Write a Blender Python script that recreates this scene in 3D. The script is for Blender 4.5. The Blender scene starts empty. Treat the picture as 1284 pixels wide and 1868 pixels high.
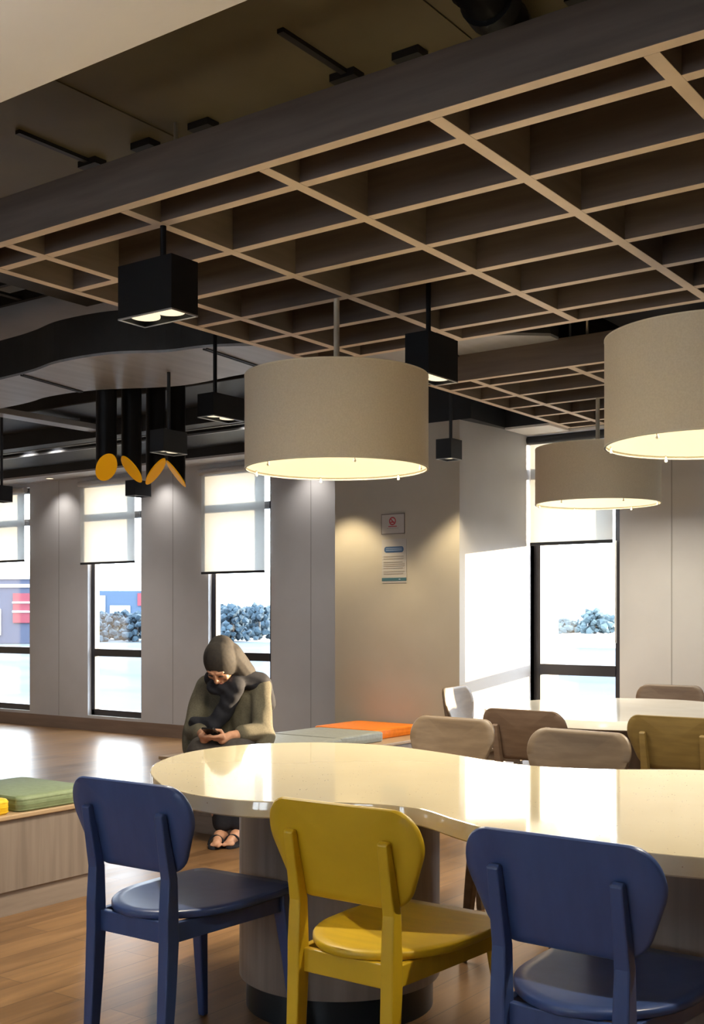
import bpy, bmesh, math, random
from mathutils import Vector, Matrix
random.seed(4)
S = bpy.context.scene
COL = S.collection
PI = math.pi

# ------------------------------------------------------------------ camera, sky, sun, exposure
cam_d = bpy.data.cameras.new('camera')
cam = bpy.data.objects.new('camera', cam_d)
COL.objects.link(cam)
cam.location = (0, 0, 1.25)
cam.rotation_euler = (PI / 2, 0, math.atan2(.586, .810))
cam_d.sensor_fit = 'VERTICAL'
cam_d.sensor_height = 36.0
cam_d.lens = 2092.0 / 1868.0 * 36.0
cam_d.shift_y = 188.0 / 1868.0
cam_d.clip_end = 3000
S.camera = cam

world = bpy.data.worlds.new('sky')
S.world = world
world.use_nodes = True
bg = world.node_tree.nodes['Background']
bg.inputs['Color'].default_value = (.84, .92, 1.0, 1)
bg.inputs['Strength'].default_value = 7.0

sun_d = bpy.data.lights.new('sun', 'SUN')
sun = bpy.data.objects.new('sun', sun_d)
COL.objects.link(sun)
sun.rotation_euler = Vector((-.617, -.787, -.092)).to_track_quat('-Z', 'Y').to_euler()
sun.location = (20, 25, 8)
sun_d.energy = 16.0
sun_d.angle = math.radians(.6)
sun_d.color = (1, .74, .46)

S.view_settings.view_transform = 'Standard'
S.view_settings.look = 'None'
S.view_settings.gamma = 1
S.view_settings.use_curve_mapping = False
S.view_settings.exposure = 0.90


UP_W = 32         # watts of each unseen uplight added to brighten the ceiling
CEIL_W = 70      # watts of each unseen downlight added over the viewer


# ------------------------------------------------------------------ materials
def mat(name, col, rough=.5, metal=0, emit=None, estr=1, coat=0, spec=.5):
    m = bpy.data.materials.new(name)
    m.use_nodes = True
    b = m.node_tree.nodes['Principled BSDF']
    b.inputs['Base Color'].default_value = (*col, 1)
    b.inputs['Roughness'].default_value = rough
    b.inputs['Metallic'].default_value = metal
    b.inputs['Specular IOR Level'].default_value = spec
    b.inputs['Coat Weight'].default_value = coat
    if emit:
        b.inputs['Emission Color'].default_value = (*emit, 1)
        b.inputs['Emission Strength'].default_value = estr
    return m


def noisy(name, c1, c2, scale=(1, 1, 1), rough=.5, detail=4, bump=0, coat=0, metal=0, lo=.35, hi=.65, spec=.5, dist=0.0, coord='Object', rvar=0):
    m = mat(name, c1, rough, metal, coat=coat, spec=spec)
    nt = m.node_tree
    N, L = nt.nodes, nt.links
    b = N['Principled BSDF']
    tc = N.new('ShaderNodeTexCoord')
    mp = N.new('ShaderNodeMapping')
    mp.inputs['Scale'].default_value = scale
    nz = N.new('ShaderNodeTexNoise')
    nz.inputs['Scale'].default_value = 1
    nz.inputs['Detail'].default_value = detail
    nz.inputs['Distortion'].default_value = dist
    cr = N.new('ShaderNodeValToRGB')
    cr.color_ramp.elements[0].position = lo
    cr.color_ramp.elements[1].position = hi
    cr.color_ramp.elements[0].color = (*c1, 1)
    cr.color_ramp.elements[1].color = (*c2, 1)
    L.new(tc.outputs[coord], mp.inputs[0])
    L.new(mp.outputs[0], nz.inputs['Vector'])
    L.new(nz.outputs['Fac'], cr.inputs[0])
    L.new(cr.outputs[0], b.inputs['Base Color'])
    if bump:
        bp = N.new('ShaderNodeBump')
        bp.inputs['Strength'].default_value = bump
        bp.inputs['Distance'].default_value = .004
        L.new(nz.outputs['Fac'], bp.inputs['Height'])
        L.new(bp.outputs[0], b.inputs['Normal'])
    if rvar:
        mr = N.new('ShaderNodeMapRange')
        mr.inputs['To Min'].default_value = rough - rvar
        mr.inputs['To Max'].default_value = rough + rvar
        L.new(nz.outputs['Fac'], mr.inputs['Value'])
        L.new(mr.outputs[0], b.inputs['Roughness'])
    return m


def floor_mat():
    m = mat('wood_floor', (.2, .12, .07), .3, spec=.32)
    nt = m.node_tree
    N, L = nt.nodes, nt.links
    b = N['Principled BSDF']
    tc = N.new('ShaderNodeTexCoord')
    mp = N.new('ShaderNodeMapping')
    mp.inputs['Rotation'].default_value = (0, 0, PI / 2)
    br = N.new('ShaderNodeTexBrick')
    br.offset = .37
    br.inputs['Scale'].default_value = 1
    br.inputs['Brick Width'].default_value = 1.25
    br.inputs['Row Height'].default_value = .145
    br.inputs['Mortar Size'].default_value = .0015
    br.inputs['Color1'].default_value = (.27, .155, .072, 1)
    br.inputs['Color2'].default_value = (.19, .106, .050, 1)
    br.inputs['Mortar'].default_value = (.07, .04, .025, 1)
    mp2 = N.new('ShaderNodeMapping')
    mp2.inputs['Scale'].default_value = (14, 1.3, 1)
    nz = N.new('ShaderNodeTexNoise')
    nz.inputs['Scale'].default_value = 1.5
    nz.inputs['Detail'].default_value = 6
    nz.inputs['Distortion'].default_value = .6
    cr = N.new('ShaderNodeValToRGB')
    cr.color_ramp.elements[0].position = .3
    cr.color_ramp.elements[0].color = (.62, .58, .55, 1)
    cr.color_ramp.elements[1].position = .7
    cr.color_ramp.elements[1].color = (1.1, 1.08, 1.05, 1)
    mx = N.new('ShaderNodeMix')
    mx.data_type = 'RGBA'
    mx.blend_type = 'MULTIPLY'
    mx.inputs[0].default_value = 1
    L.new(tc.outputs['Object'], mp.inputs[0])
    L.new(mp.outputs[0], br.inputs['Vector'])
    L.new(tc.outputs['Object'], mp2.inputs[0])
    L.new(mp2.outputs[0], nz.inputs['Vector'])
    L.new(nz.outputs['Fac'], cr.inputs[0])
    L.new(br.outputs['Color'], mx.inputs[6])
    L.new(cr.outputs[0], mx.inputs[7])
    L.new(mx.outputs[2], b.inputs['Base Color'])
    mr = N.new('ShaderNodeMapRange')
    mr.inputs['To Min'].default_value = .24
    mr.inputs['To Max'].default_value = .40
    L.new(nz.outputs['Fac'], mr.inputs['Value'])
    L.new(mr.outputs[0], b.inputs['Roughness'])
    return m


def terrazzo_mat():
    m = mat('terrazzo', (.66, .57, .37), .07, coat=.5)
    nt = m.node_tree
    N, L = nt.nodes, nt.links
    b = N['Principled BSDF']
    b.inputs['Coat Roughness'].default_value = .03
    tc = N.new('ShaderNodeTexCoord')
    vo = N.new('ShaderNodeTexVoronoi')
    vo.inputs['Scale'].default_value = 85
    cr = N.new('ShaderNodeValToRGB')
    e = cr.color_ramp.elements
    e[0].position = .12
    e[0].color = (1, 1, 1, 1)
    e[1].position = .2
    e[1].color = (0, 0, 0, 1)
    nz = N.new('ShaderNodeTexNoise')
    nz.inputs['Scale'].default_value = 38
    nz.inputs['Detail'].default_value = 1
    c2 = N.new('ShaderNodeValToRGB')
    c2.color_ramp.elements[0].position = .60
    c2.color_ramp.elements[0].color = (0, 0, 0, 1)
    c2.color_ramp.elements[1].position = .64
    c2.color_ramp.elements[1].color = (1, 1, 1, 1)
    mul = N.new('ShaderNodeMath')
    mul.operation = 'MULTIPLY'
    mx = N.new('ShaderNodeMix')
    mx.data_type = 'RGBA'
    mx.inputs[6].default_value = (.70, .62, .43, 1)
    mx.inputs[7].default_value = (.40, .25, .14, 1)
    n2 = N.new('ShaderNodeTexNoise')
    n2.inputs['Scale'].default_value = 5
    mx2 = N.new('ShaderNodeMix')
    mx2.data_type = 'RGBA'
    mx2.inputs[6].default_value = (.63, .54, .355, 1)
    mx2.inputs[7].default_value = (.70, .61, .41, 1)
    for n in (vo, nz, n2):
        L.new(tc.outputs['Object'], n.inputs['Vector'])
    L.new(vo.outputs['Distance'], cr.inputs[0])
    L.new(nz.outputs['Fac'], c2.inputs[0])
    L.new(cr.outputs[0], mul.inputs[0])
    L.new(c2.outputs[0], mul.inputs[1])
    L.new(n2.outputs['Fac'], mx2.inputs[0])
    L.new(mx2.outputs[2], mx.inputs[6])
    L.new(mul.outputs[0], mx.inputs[0])
    L.new(mx.outputs[2], b.inputs['Base Color'])
    return m


def mix_mat(name, parts):
    """parts: list of (shader type, colour, weight, roughness)"""
    m = bpy.data.materials.new(name)
    m.use_nodes = True
    nt = m.node_tree
    N, L = nt.nodes, nt.links
    N.remove(N['Principled BSDF'])
    out = N['Material Output']
    cur, tot = None, 0
    for typ, col, w, r in parts:
        s = N.new(typ)
        s.inputs['Color'].default_value = (*col, 1)
        if r is not None and 'Roughness' in s.inputs:
            s.inputs['Roughness'].default_value = r
        if cur is None:
            cur, tot = s, w
        else:
            mx = N.new('ShaderNodeMixShader')
            tot += w
            mx.inputs[0].default_value = w / tot
            L.new(cur.outputs[0], mx.inputs[1])
            L.new(s.outputs[0], mx.inputs[2])
            cur = mx
    L.new(cur.outputs[0], out.inputs[0])
    return m


M = dict(
    floor=floor_mat(),
    terrazzo=terrazzo_mat(),
    wall=noisy('wall_paint', (.47, .465, .48), (.50, .495, .51), (3, 3, 3), .55),
    wall_groove=mat('wall_groove', (.30, .29, .29), .7),
    pillar=noisy('pillar_paint', (.46, .43, .38), (.49, .46, .41), (3, 3, 3), .6),
    white=noisy('ceiling_white', (.80, .80, .80), (.83, .83, .83), (2, 2, 2), .7),
    slab=noisy('dark_slab', (.035, .035, .037), (.055, .055, .057), (2, 2, 2), .8),
    grey_slab=noisy('grey_slab', (.34, .34, .35), (.42, .42, .43), (1.5, 1.5, 1.5), .7),
    black=noisy('black_paint', (.010, .012, .017), (.016, .018, .024), (4, 4, 4), .5),
    black_metal=mat('black_metal', (.005, .006, .009), .45, spec=.25),
    dark_grey=mat('dark_grey_metal', (.028, .033, .042), .45, spec=.3),
    duct=noisy('duct_metal', (.40, .42, .46), (.48, .50, .54), (14, .8, 3), .45, metal=.3),
    duct_side=noisy('duct_side_dark', (.018, .018, .02), (.028, .028, .03), (5, 5, 5), .6),  # dark tone for duct sides, beside a paler underside
    olive=noisy('olive_duct', (.12, .103, .062), (.15, .13, .08), (2.5, 2.5, 2.5), .5, metal=.2),
    steel=mat('steel', (.45, .46, .48), .35, .8),
    grid=noisy('grid_veneer_shaded', (.125, .098, .082), (.165, .13, .11), (2.5, 30, 30), .5),  # darker sides, stain and painted shade together
    grid_b_lit=noisy('grid_veneer_cross_lit', (.20, .16, .125), (.25, .20, .155), (30, 2.5, 30), .5),  # same wood lighter, light on the cross sides painted in
    grid_edge_lit=noisy('grid_edge_band_lit', (.66, .55, .44), (.71, .595, .48), (9, 9, 9), .5),  # edge banding made paler by painted bounce light
    laminate=noisy('wood_laminate', (.20, .16, .135), (.26, .212, .18), (30, 30, 1.6), .45, detail=5),
    bench_top=noisy('bench_top_wood', (.36, .25, .15), (.44, .31, .19), (20, 2, 20), .4),
    plinth_wood=noisy('plinth_wood', (.24, .19, .16), (.30, .24, .20), (3, 3, 30), .5),
    plinth=mat('plinth_black', (.012, .018, .024), .35),
    frame=mat('window_frame', (.018, .017, .022), .4),
    baseboard=noisy('baseboard_wood', (.17, .115, .085), (.21, .145, .11), (2, 20, 20), .5),
    blue=noisy('blue_paint', (.034, .064, .185), (.042, .076, .21), (22, 22, 5), .33, bump=.03),
    yellow=noisy('yellow_paint', (.53, .345, .010), (.60, .39, .013), (6, 30, 6), .42, bump=.03),
    oak=noisy('oak_brown', (.098, .062, .043), (.13, .086, .06), (7, 40, 40), .45),
    oak_light=noisy('oak_pale', (.118, .080, .050), (.152, .106, .068), (7, 40, 40), .45),
    oak_gold=noisy('oak_golden', (.125, .082, .024), (.16, .108, .033), (7, 40, 40), .45),
    shade=noisy('linen_shade', (.68, .60, .475), (.74, .66, .53), (160, 160, 160), .85),
    cream_rod=mat('cream_rod', (.75, .69, .55), .4),
    diffuser=mat('lamp_diffuser', (.75, .70, .52), .5, emit=(1, .86, .52), estr=.50),
    lamp_glow=mat('lamp_glow', (.6, .6, .5), .3, emit=(1, .86, .6), estr=.55),
    yellow_disc_glow=mat('yellow_disc_glow', (.88, .44, .008), .45, emit=(1, .42, .0), estr=.12),  # faint glow added where too little light reaches the ends
    orange=noisy('orange_vinyl', (.80, .20, .005), (.88, .24, .008), (40, 40, 40), .5),
    grey_vinyl=noisy('grey_vinyl', (.25, .265, .24), (.29, .305, .28), (40, 40, 40), .55),
    green_vinyl=noisy('green_vinyl', (.18, .23, .12), (.21, .265, .145), (40, 40, 40), .55),
    yellow_vinyl=noisy('yellow_vinyl', (.75, .46, .01), (.82, .52, .015), (40, 40, 40), .5),
    table_white=noisy('white_laminate', (.74, .71, .65), (.78, .75, .69), (6, 6, 6), .12),
    paper=mat('paper', (.47, .46, .47), .5),
    sign_white=mat('sign_white', (.52, .50, .50), .35),
    sign_border=mat('sign_border', (.20, .18, .17), .5),
    red=mat('sign_red', (.45, .05, .07), .5),
    poster_blue=mat('poster_blue', (.05, .11, .25), .45),
    poster_band=mat('poster_band', (.055, .14, .19), .45),
    text_grey=mat('text_grey', (.34, .32, .31), .6),
    text_light=mat('text_light', (.32, .42, .60), .6),
    skin=noisy('skin', (.52, .27, .17), (.58, .31, .20), (30, 30, 30), .5),
    khaki=noisy('khaki_cloth', (.098, .088, .062), (.128, .115, .082), (120, 120, 120), .9),
    hijab=noisy('taupe_scarf', (.021, .018, .017), (.032, .026, .022), (60, 60, 60), .8),
    navy=noisy('navy_cloth', (.006, .007, .014), (.010, .011, .019), (60, 60, 60), .85),
    trousers=noisy('charcoal_cloth', (.040, .034, .032), (.055, .047, .044), (60, 60, 60), .85),
    phone=mat('phone_black', (.008, .008, .01), .2),
    eye=mat('eye_dark', (.02, .012, .01), .3),
    lips=mat('lips', (.36, .12, .09), .5),
    water=noisy('pale_water', (.042, .060, .082), (.075, .092, .110), (.02, .05, .05), .9, detail=6, spec=.08),
    bank=noisy('pale_bank', (.5, .5, .48), (.62, .62, .6), (.02, .02, .02), .9),
    leaf=noisy('far_foliage_hazed', (.009, .026, .045), (.02, .046, .07), (.2, .2, .2), .9, detail=6),  # distance haze put into the bluish leaf colour
    leaf_hazed=noisy('pale_foliage_hazed', (.035, .062, .080), (.055, .085, .10), (.2, .2, .2), .9, detail=6),  # lighter leaves, thicker haze painted into the colour
    bld_white=mat('far_white_wall', (.6, .6, .62), .8),
    bld_blue=mat('far_blue_wall', (.022, .05, .10), .7),
    bld_red=mat('far_red_panel', (.14, .015, .03), .7),
    bld_dark=mat('far_dark_wall', (.025, .035, .07), .7),
    blind=mix_mat('blind_fabric', [('ShaderNodeBsdfDiffuse', (.80, .80, .78), .65, None),
                                   ('ShaderNodeBsdfTranslucent', (.82, .84, .84), .29, None),
                                   ('ShaderNodeBsdfTransparent', (.88, .95, .98), .06, None)]),
    glass=mix_mat('window_glass', [('ShaderNodeBsdfTransparent', (.97, .985, .99), .95, None),
                                   ('ShaderNodeBsdfGlossy', (1, 1, 1), .05, .02)]),
)


# ------------------------------------------------------------------ builders
def box(bm, x0, x1, y0, y1, z0, z1):
    v = [bm.verts.new(p) for p in ((x0, y0, z0), (x1, y0, z0), (x1, y1, z0), (x0, y1, z0),
                                   (x0, y0, z1), (x1, y0, z1), (x1, y1, z1), (x0, y1, z1))]
    for f in ((3, 2, 1, 0), (4, 5, 6, 7), (0, 1, 5, 4), (1, 2, 6, 5), (2, 3, 7, 6), (3, 0, 4, 7)):
        bm.faces.new([v[i] for i in f])
    return bm


def B(*a):
    return box(bmesh.new(), *a)


def loft(bm, rings, cap=True):
    vs = [[bm.verts.new(p) for p in r] for r in rings]
    n = len(vs[0])
    for a, b in zip(vs, vs[1:]):
        for i in range(n):
            j = (i + 1) % n
            bm.faces.new((a[i], a[j], b[j], b[i]))
    if cap:
        bm.faces.new(vs[0][::-1])
        bm.faces.new(vs[-1])
    return bm


def cyl(bm, p0, p1, r0, r1=None, n=24, cap=True):
    r1 = r0 if r1 is None else r1
    p0, p1 = Vector(p0), Vector(p1)
    q = (p1 - p0).to_track_quat('Z', 'Y')
    rings = []
    for p, r in ((p0, r0), (p1, r1)):
        rings.append([p + q @ Vector((r * math.cos(2 * PI * i / n), r * math.sin(2 * PI * i / n), 0)) for i in range(n)])
    return loft(bm, rings, cap)


def ball(bm, c, r, scale=(1, 1, 1), rot=None, seg=16):
    mt = Matrix.Translation(Vector(c))
    if rot is not None:
        mt = mt @ rot.to_matrix().to_4x4()
    mt = mt @ Matrix.Diagonal((*scale, 1))
    bmesh.ops.create_uvsphere(bm, u_segments=seg, v_segments=max(6, seg * 2 // 3), radius=r, matrix=mt)
    return bm


def capsule(bm, p0, r0, p1, r1, n=14):
    cyl(bm, p0, p1, r0, r1, n)
    ball(bm, p0, r0, seg=n)
    ball(bm, p1, r1, seg=n)


def prism(bm, pts, z0, z1):
    return loft(bm, [[(x, y, z0) for x, y in pts], [(x, y, z1) for x, y in pts]])


def rsect(secs):
    """square-section bar through sections (x,y,z,wx,wy)"""
    bm = bmesh.new()
    return loft(bm, [[(x - a / 2, y - b / 2, z), (x + a / 2, y - b / 2, z), (x + a / 2, y + b / 2, z), (x - a / 2, y + b / 2, z)]
                     for x, y, z, a, b in secs])


def plate(outline, th, fn, edge=.006, rings=(.86, .62, .34)):
    """rounded-edge plate from a 2D outline; fn(u,v,w) -> point, w through the thickness"""
    cx = sum(p[0] for p in outline) / len(outline)
    cy = sum(p[1] for p in outline) / len(outline)

    def ring(inset, k, w):
        out = []
        for x, y in outline:
            dx, dy = x - cx, y - cy
            l = math.hypot(dx, dy)
            s = (1 - inset / l) * k
            out.append(fn(cx + dx * s, cy + dy * s, w))
        return out
    bm = bmesh.new()
    seq = [(edge, k, 0) for k in rings[::-1]] + [(edge, 1, 0), (0, 1, edge), (0, 1, th - edge), (edge, 1, th)] + [(edge, k, th) for k in rings]
    vs = [[bm.verts.new(p) for p in ring(*q)] for q in seq]
    n = len(outline)
    for a, b in zip(vs, vs[1:]):
        for i in range(n):
            j = (i + 1) % n
            bm.faces.new((a[i], a[j], b[j], b[i]))
    for r, w, rev in ((vs[0], 0, True), (vs[-1], th, False)):
        c = bm.verts.new(fn(cx, cy, w))
        for i in range(n):
            j = (i + 1) % n
            bm.faces.new((r[j], r[i], c) if rev else (r[i], r[j], c))
    return bm


def spline(pts, n=8, closed=True):
    out = []
    N = len(pts)
    for i in range(N if closed else N - 1):
        p0, p1, p2, p3 = (pts[(i + k) % N] if closed else pts[max(0, min(N - 1, i + k))] for k in (-1, 0, 1, 2))
        for j in range(n):
            t = j / n
            out.append(tuple(.5 * ((2 * b) + (-a + c) * t + (2 * a - 5 * b + 4 * c - d) * t * t + (-a + 3 * b - 3 * c + d) * t ** 3)
                             for a, b, c, d in zip(p0, p1, p2, p3)))
    if not closed:
        out.append(tuple(pts[-1]))
    return out


def rpoly(corners, n=8):
    """rounded polygon: corners (x, y, radius)"""
    out = []
    N = len(corners)
    for i in range(N):
        p = Vector(corners[i][:2])
        r = corners[i][2]
        a = (Vector(corners[i - 1][:2]) - p).normalized()
        b = (Vector(corners[(i + 1) % N][:2]) - p).normalized()
        ang = a.angle(b)
        t = r / math.tan(ang / 2)
        c = p + (a + b).normalized() * (r / math.sin(ang / 2))
        s, e = p + a * t - c, p + b * t - c
        for k in range(n + 1):
            f = k / n
            v = s.lerp(e, f)
            v = v.normalized() * r
            out.append(tuple(c + v))
    return out


def obj(name, bm, m, parent=None, smooth=None, bevel=0, world=True, kind=None, seg=2):
    """one mesh object; with a parent, vertices given in world space are moved into the parent's space"""
    bmesh.ops.recalc_face_normals(bm, faces=bm.faces)
    if parent is not None and world:
        off = Vector(parent.location)
        p = parent.parent
        while p is not None:
            off += Vector(p.location)
            p = p.parent
        for v in bm.verts:
            v.co -= off
    me = bpy.data.meshes.new(name)
    bm.to_mesh(me)
    bm.free()
    o = bpy.data.objects.new(name, me)
    COL.objects.link(o)
    me.materials.append(M[m] if isinstance(m, str) else m)
    if parent is not None:
        o.parent = parent
    if smooth is not None:
        me.polygons.foreach_set('use_smooth', [True] * len(me.polygons))
        try:
            me.set_sharp_from_angle(angle=math.radians(smooth))
        except Exception:
            pass
        me.polygons.foreach_set('use_smooth', [len(p.vertices) <= 4 for p in me.polygons])
    if bevel:
        bv = o.modifiers.new('bevel', 'BEVEL')
        bv.width = bevel
        bv.segments = seg
        bv.limit_method = 'ANGLE'
        bv.angle_limit = math.radians(40)
        bv.harden_normals = False
    if kind:
        o['kind'] = kind
    return o


def thing(name, label, cat, loc, group=None, rz=0):
    o = bpy.data.objects.new(name, None)
    o.empty_display_size = .05
    COL.objects.link(o)
    o.location = loc
    o.rotation_euler = (0, 0, rz)
    tag(o, label, cat, group)
    return o


def tag(o, label, cat, group=None):
    o['label'] = label
    o['category'] = cat
    if group:
        o['group'] = group
    return o


def struct(name, bm, m, **k):
    return obj(name, bm, m, kind='structure', **k)


def dup(root, loc, rz, label, group=None, mats=None):
    r = root.copy()
    COL.objects.link(r)
    r.location = loc
    r.rotation_euler = (0, 0, rz)
    r['label'] = label
    if group:
        r['group'] = group

    def rec(src, dst):
        for ch in [c for c in src.children if c.type in ('MESH', 'LIGHT', 'EMPTY')]:
            c = ch.copy()
            COL.objects.link(c)
            c.parent = dst
            if mats and c.type == 'MESH':
                c.data = c.data.copy()
                c.data.materials[0] = M[mats]
            rec(ch, c)
    rec(root, r)
    return r


def fuse(bm, voxel, smooth_it=6, fac=.5):
    """turn overlapping shapes into one continuous surface"""
    me = bpy.data.meshes.new('fuse_source')
    bmesh.ops.recalc_face_normals(bm, faces=bm.faces)
    bm.to_mesh(me)
    bm.free()
    o = bpy.data.objects.new('fuse_source', me)
    COL.objects.link(o)
    r = o.modifiers.new('r', 'REMESH')
    r.mode = 'VOXEL'
    r.voxel_size = voxel
    s = o.modifiers.new('s', 'SMOOTH')
    s.iterations = smooth_it
    s.factor = fac
    dg = bpy.context.evaluated_depsgraph_get()
    dg.update()
    ev = o.evaluated_get(dg)
    out = bmesh.new()
    out.from_mesh(ev.to_mesh())
    ev.to_mesh_clear()
    bpy.data.objects.remove(o)
    bpy.data.meshes.remove(me)
    return out


# ------------------------------------------------------------------ room shell
YB, YA, YP = 8.40, 7.74, 6.85          # back window wall, alcove window wall, pillar front
XL, XR, YF = -15.0, 5.0, -4.0
ZS = 3.40
struct('floor', B(XL - .2, XR + .2, YF - .2, YB + .25, -.12, 0), 'floor')
struct('ceiling', B(XL - .2, XR + .2, YF - .2, YB + .25, ZS, ZS + .15), 'slab')
struct('wall_left', B(XL - .2, XL, YF - .2, YB + .25, 0, ZS), 'wall')
struct('wall_right', B(XR, XR + .2, YF - .2, YB + .25, 0, ZS), 'wall')
front_open = [(-6.0, -5.0), (-2.0, -.95)]
bm = bmesh.new()
x = XL - .2
for a, b in front_open:                                  # wall behind the viewer, two unseen windows added for fill light
    box(bm, x, a, YF - .2, YF, 0, ZS)
    box(bm, a, b, YF - .2, YF, 0, .8)
    box(bm, a, b, YF - .2, YF, 2.6, ZS)
    x = b
box(bm, x, XR + .2, YF - .2, YF, 0, ZS)
struct('wall_front', bm, 'wall')
WT = .15
ZW0, ZW1 = .165, 2.70


def window_wall(y, openings, x0, x1, zt):
    bm = bmesh.new()
    x = x0
    for a, b in openings:
        box(bm, x, a, y, y + WT, 0, zt)
        box(bm, a, b, y, y + WT, 0, ZW0)
        box(bm, a, b, y, y + WT, ZW1, zt)
        x = b
    box(bm, x, x1, y, y + WT, 0, zt)
    return bm


back_open = [(-13.2, -12.39), (-11.40, -10.59), (-9.615, -8.79), (-7.84, -7.03)]
alc_open = [(-3.95, -3.245), (-2.33, -1.63)]
struct('wall_back', window_wall(YB, back_open, XL, -5.0, ZS), 'wall')
struct('wall_alcove', window_wall(YA, alc_open, -3.99, XR, ZS), 'wall')
# pillar joining the two window walls
struct('pillar', B(-5.112, -4.04, YP, YB, 0, 2.60), 'pillar')
struct('trim_pillar_return', prism(bmesh.new(), [(-4.04, YP + .001), (-3.95, YA), (-3.95, YA + .3), (-4.04, YA + .3)], 0, 2.60), 'wall')
struct('trim_1', B(-5.112, -3.95, YP, YB, 2.60, ZS), 'black')
for k, gx in enumerate((-10.09, -6.548, -8.33)):
    struct('trim_%d' % (k + 2), B(gx - .004, gx + .004, YB - .0015, YB + .01, .14, 2.74), 'wall_groove')
struct('trim_5', B(-2.869, -2.861, YA - .0015, YA + .01, .0, 2.6), 'wall_groove')
struct('baseboard_back', B(XL, -5.112, YB - .015, YB, 0, .135), 'baseboard')
struct('baseboard_alcove', B(-3.95, XR, YA - .015, YA, 0, .135), 'baseboard')


def window(n, y, x0, x1, open_top=True):
    w = bpy.data.objects.new('window_%d' % n, None)
    COL.objects.link(w)
    w.location = ((x0 + x1) / 2, y + .08, ZW0)
    w['kind'] = 'structure'
    f = bmesh.new()
    ya, yb = y + .05, y + .12
    for a in ((x0, x0 + .055), (x1 - .055, x1)):
        box(f, a[0], a[1], ya, yb, ZW0, ZW1)
    box(f, x0, x1, ya, yb, ZW0, ZW0 + .065)
    box(f, x0, x1, ya, yb, ZW1 - .06, ZW1)
    obj('window_frame', f, 'frame', w, bevel=.004)
    obj('mullion', B(x0 + .05, x1 - .05, ya - .01, yb, .805, .885), 'frame', w, bevel=.004)
    obj('mullion', B(x0 + .05, x1 - .05, ya - .01, yb, 2.275, 2.345), 'frame', w, bevel=.004)
    obj('pane', B(x0 + .03, x1 - .03, y + .08, y + .086, ZW0 + .03, ZW1 - .03), 'glass', w)
    return w


for i, (a, b) in enumerate(back_open):
    window(i + 1, YB, a, b)
for i, (a, b) in enumerate(alc_open):
    window(i + 7, YA, a, b)

for i, (a, b) in enumerate(front_open):  # unseen windows added as cool fill from the viewer's side
    w = bpy.data.objects.new('window_%d' % (i + 5), None)
    COL.objects.link(w)
    w.location = ((a + b) / 2, YF - .1, .8)
    w['kind'] = 'structure'
    f = bmesh.new()
    for x in (a, (a + b) / 2 - .03, b - .06):
        box(f, x, x + .06, YF - .13, YF - .07, .8, 2.6)
    for z in (.8, 2.54):
        box(f, a, b, YF - .13, YF - .07, z, z + .06)
    obj('window_frame', f, 'frame', w)
    obj('pane', B(a + .03, b - .03, YF - .103, YF - .097, .83, 2.57), 'glass', w)

# soffits and lowered black ceiling strips along the windows
struct('trim_6', B(XL, -5.112, 8.05, YB, 2.745, 2.765), 'wall')                 # pale underside strip
struct('trim_7', B(XL, -5.112, 8.05, YB, 2.765, ZS), 'black')
bm = bmesh.new()                                                                    # black bulkhead with a slot
box(bm, XL, -5.112, 7.02, 7.2, 2.85, ZS)
box(bm, XL, -5.112, 7.42, 8.05, 2.85, ZS)
box(bm, XL, -5.112, 7.2, 7.42, 3.0, ZS)
struct('trim_8', bm, 'black')
bm = bmesh.new()
box(bm, XL, -5.112, 7.195, 7.21, 2.842, 2.86)
box(bm, XL, -5.112, 7.41, 7.425, 2.842, 2.86)
struct('trim_9', bm, 'steel')
bm = bmesh.new()
prism(bm, [(-3.95, 7.34), (-3.60, 7.34), (-3.60, 7.655), (XR, 7.655), (XR, YA), (-3.95, YA)], 2.585, 2.60)
struct('trim_10', bm, 'white')
bm = bmesh.new()
prism(bm, [(-3.95, 7.34), (-3.60, 7.34), (-3.60, 7.655), (XR, 7.655), (XR, YA), (-3.95, YA)], 2.60, ZS)
struct('trim_11', bm, 'black')
# plain white lowered ceiling over the viewer
struct('ceiling_lowered', B(XL, XR, YF, 1.98, 2.65, 2.70), 'white', bevel=.006)
struct('trim_12', B(XL, XR, 1.93, 1.98, 2.70, ZS), 'duct_side')
# lighter grey panel below the slab on the left
struct('ceiling_grey_panel', B(-12.0, -5.15, 2.2, 6.30, 3.32, 3.38), 'grey_slab')

# ------------------------------------------------------------------ outside
struct('floor_outside_water', B(-900, 400, 12, 1200, -7.6, -7.0), 'water')
struct('floor_outside_bank', B(-700, 300, 270, 600, -7.0, -6.9), 'bank')


def cam_pt(px, d):
    """direction helper in plan, kept in metres"""
    l = (px - 642) / 2092 * d
    return (.81 * l - .586 * d, .586 * l + .81 * d)


def far_tree(x, y, h, w, label, m='leaf'):
    bm = bmesh.new()
    for k in range(120):
        a = random.uniform(0, 2 * PI)
        z = random.uniform(.05, .93) * h
        r = random.uniform(.1, .52) * w * (1.05 - .75 * (z / h) ** 2)
        sz = random.uniform(.045, .115) * w
        c = Vector((x + r * math.cos(a), y + r * math.sin(a), -6.9 + z))
        bmesh.ops.create_icosphere(bm, subdivisions=1, radius=sz, matrix=Matrix.Translation(c))
    for v in bm.verts:
        v.co += Vector((random.uniform(-1, 1), random.uniform(-1, 1), random.uniform(-1, 1))) * .03 * w
        v.co.z = max(v.co.z, -6.85)
    t = thing('tree', label, 'tree', (x, y, -6.9), 'trees on the far bank')
    obj('crown', bm, m, t)
    obj('trunk', cyl(bmesh.new(), (x, y, -6.9), (x, y, -6.9 + .5 * h), .05 * w, .04 * w, 8), 'frame', t)


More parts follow.
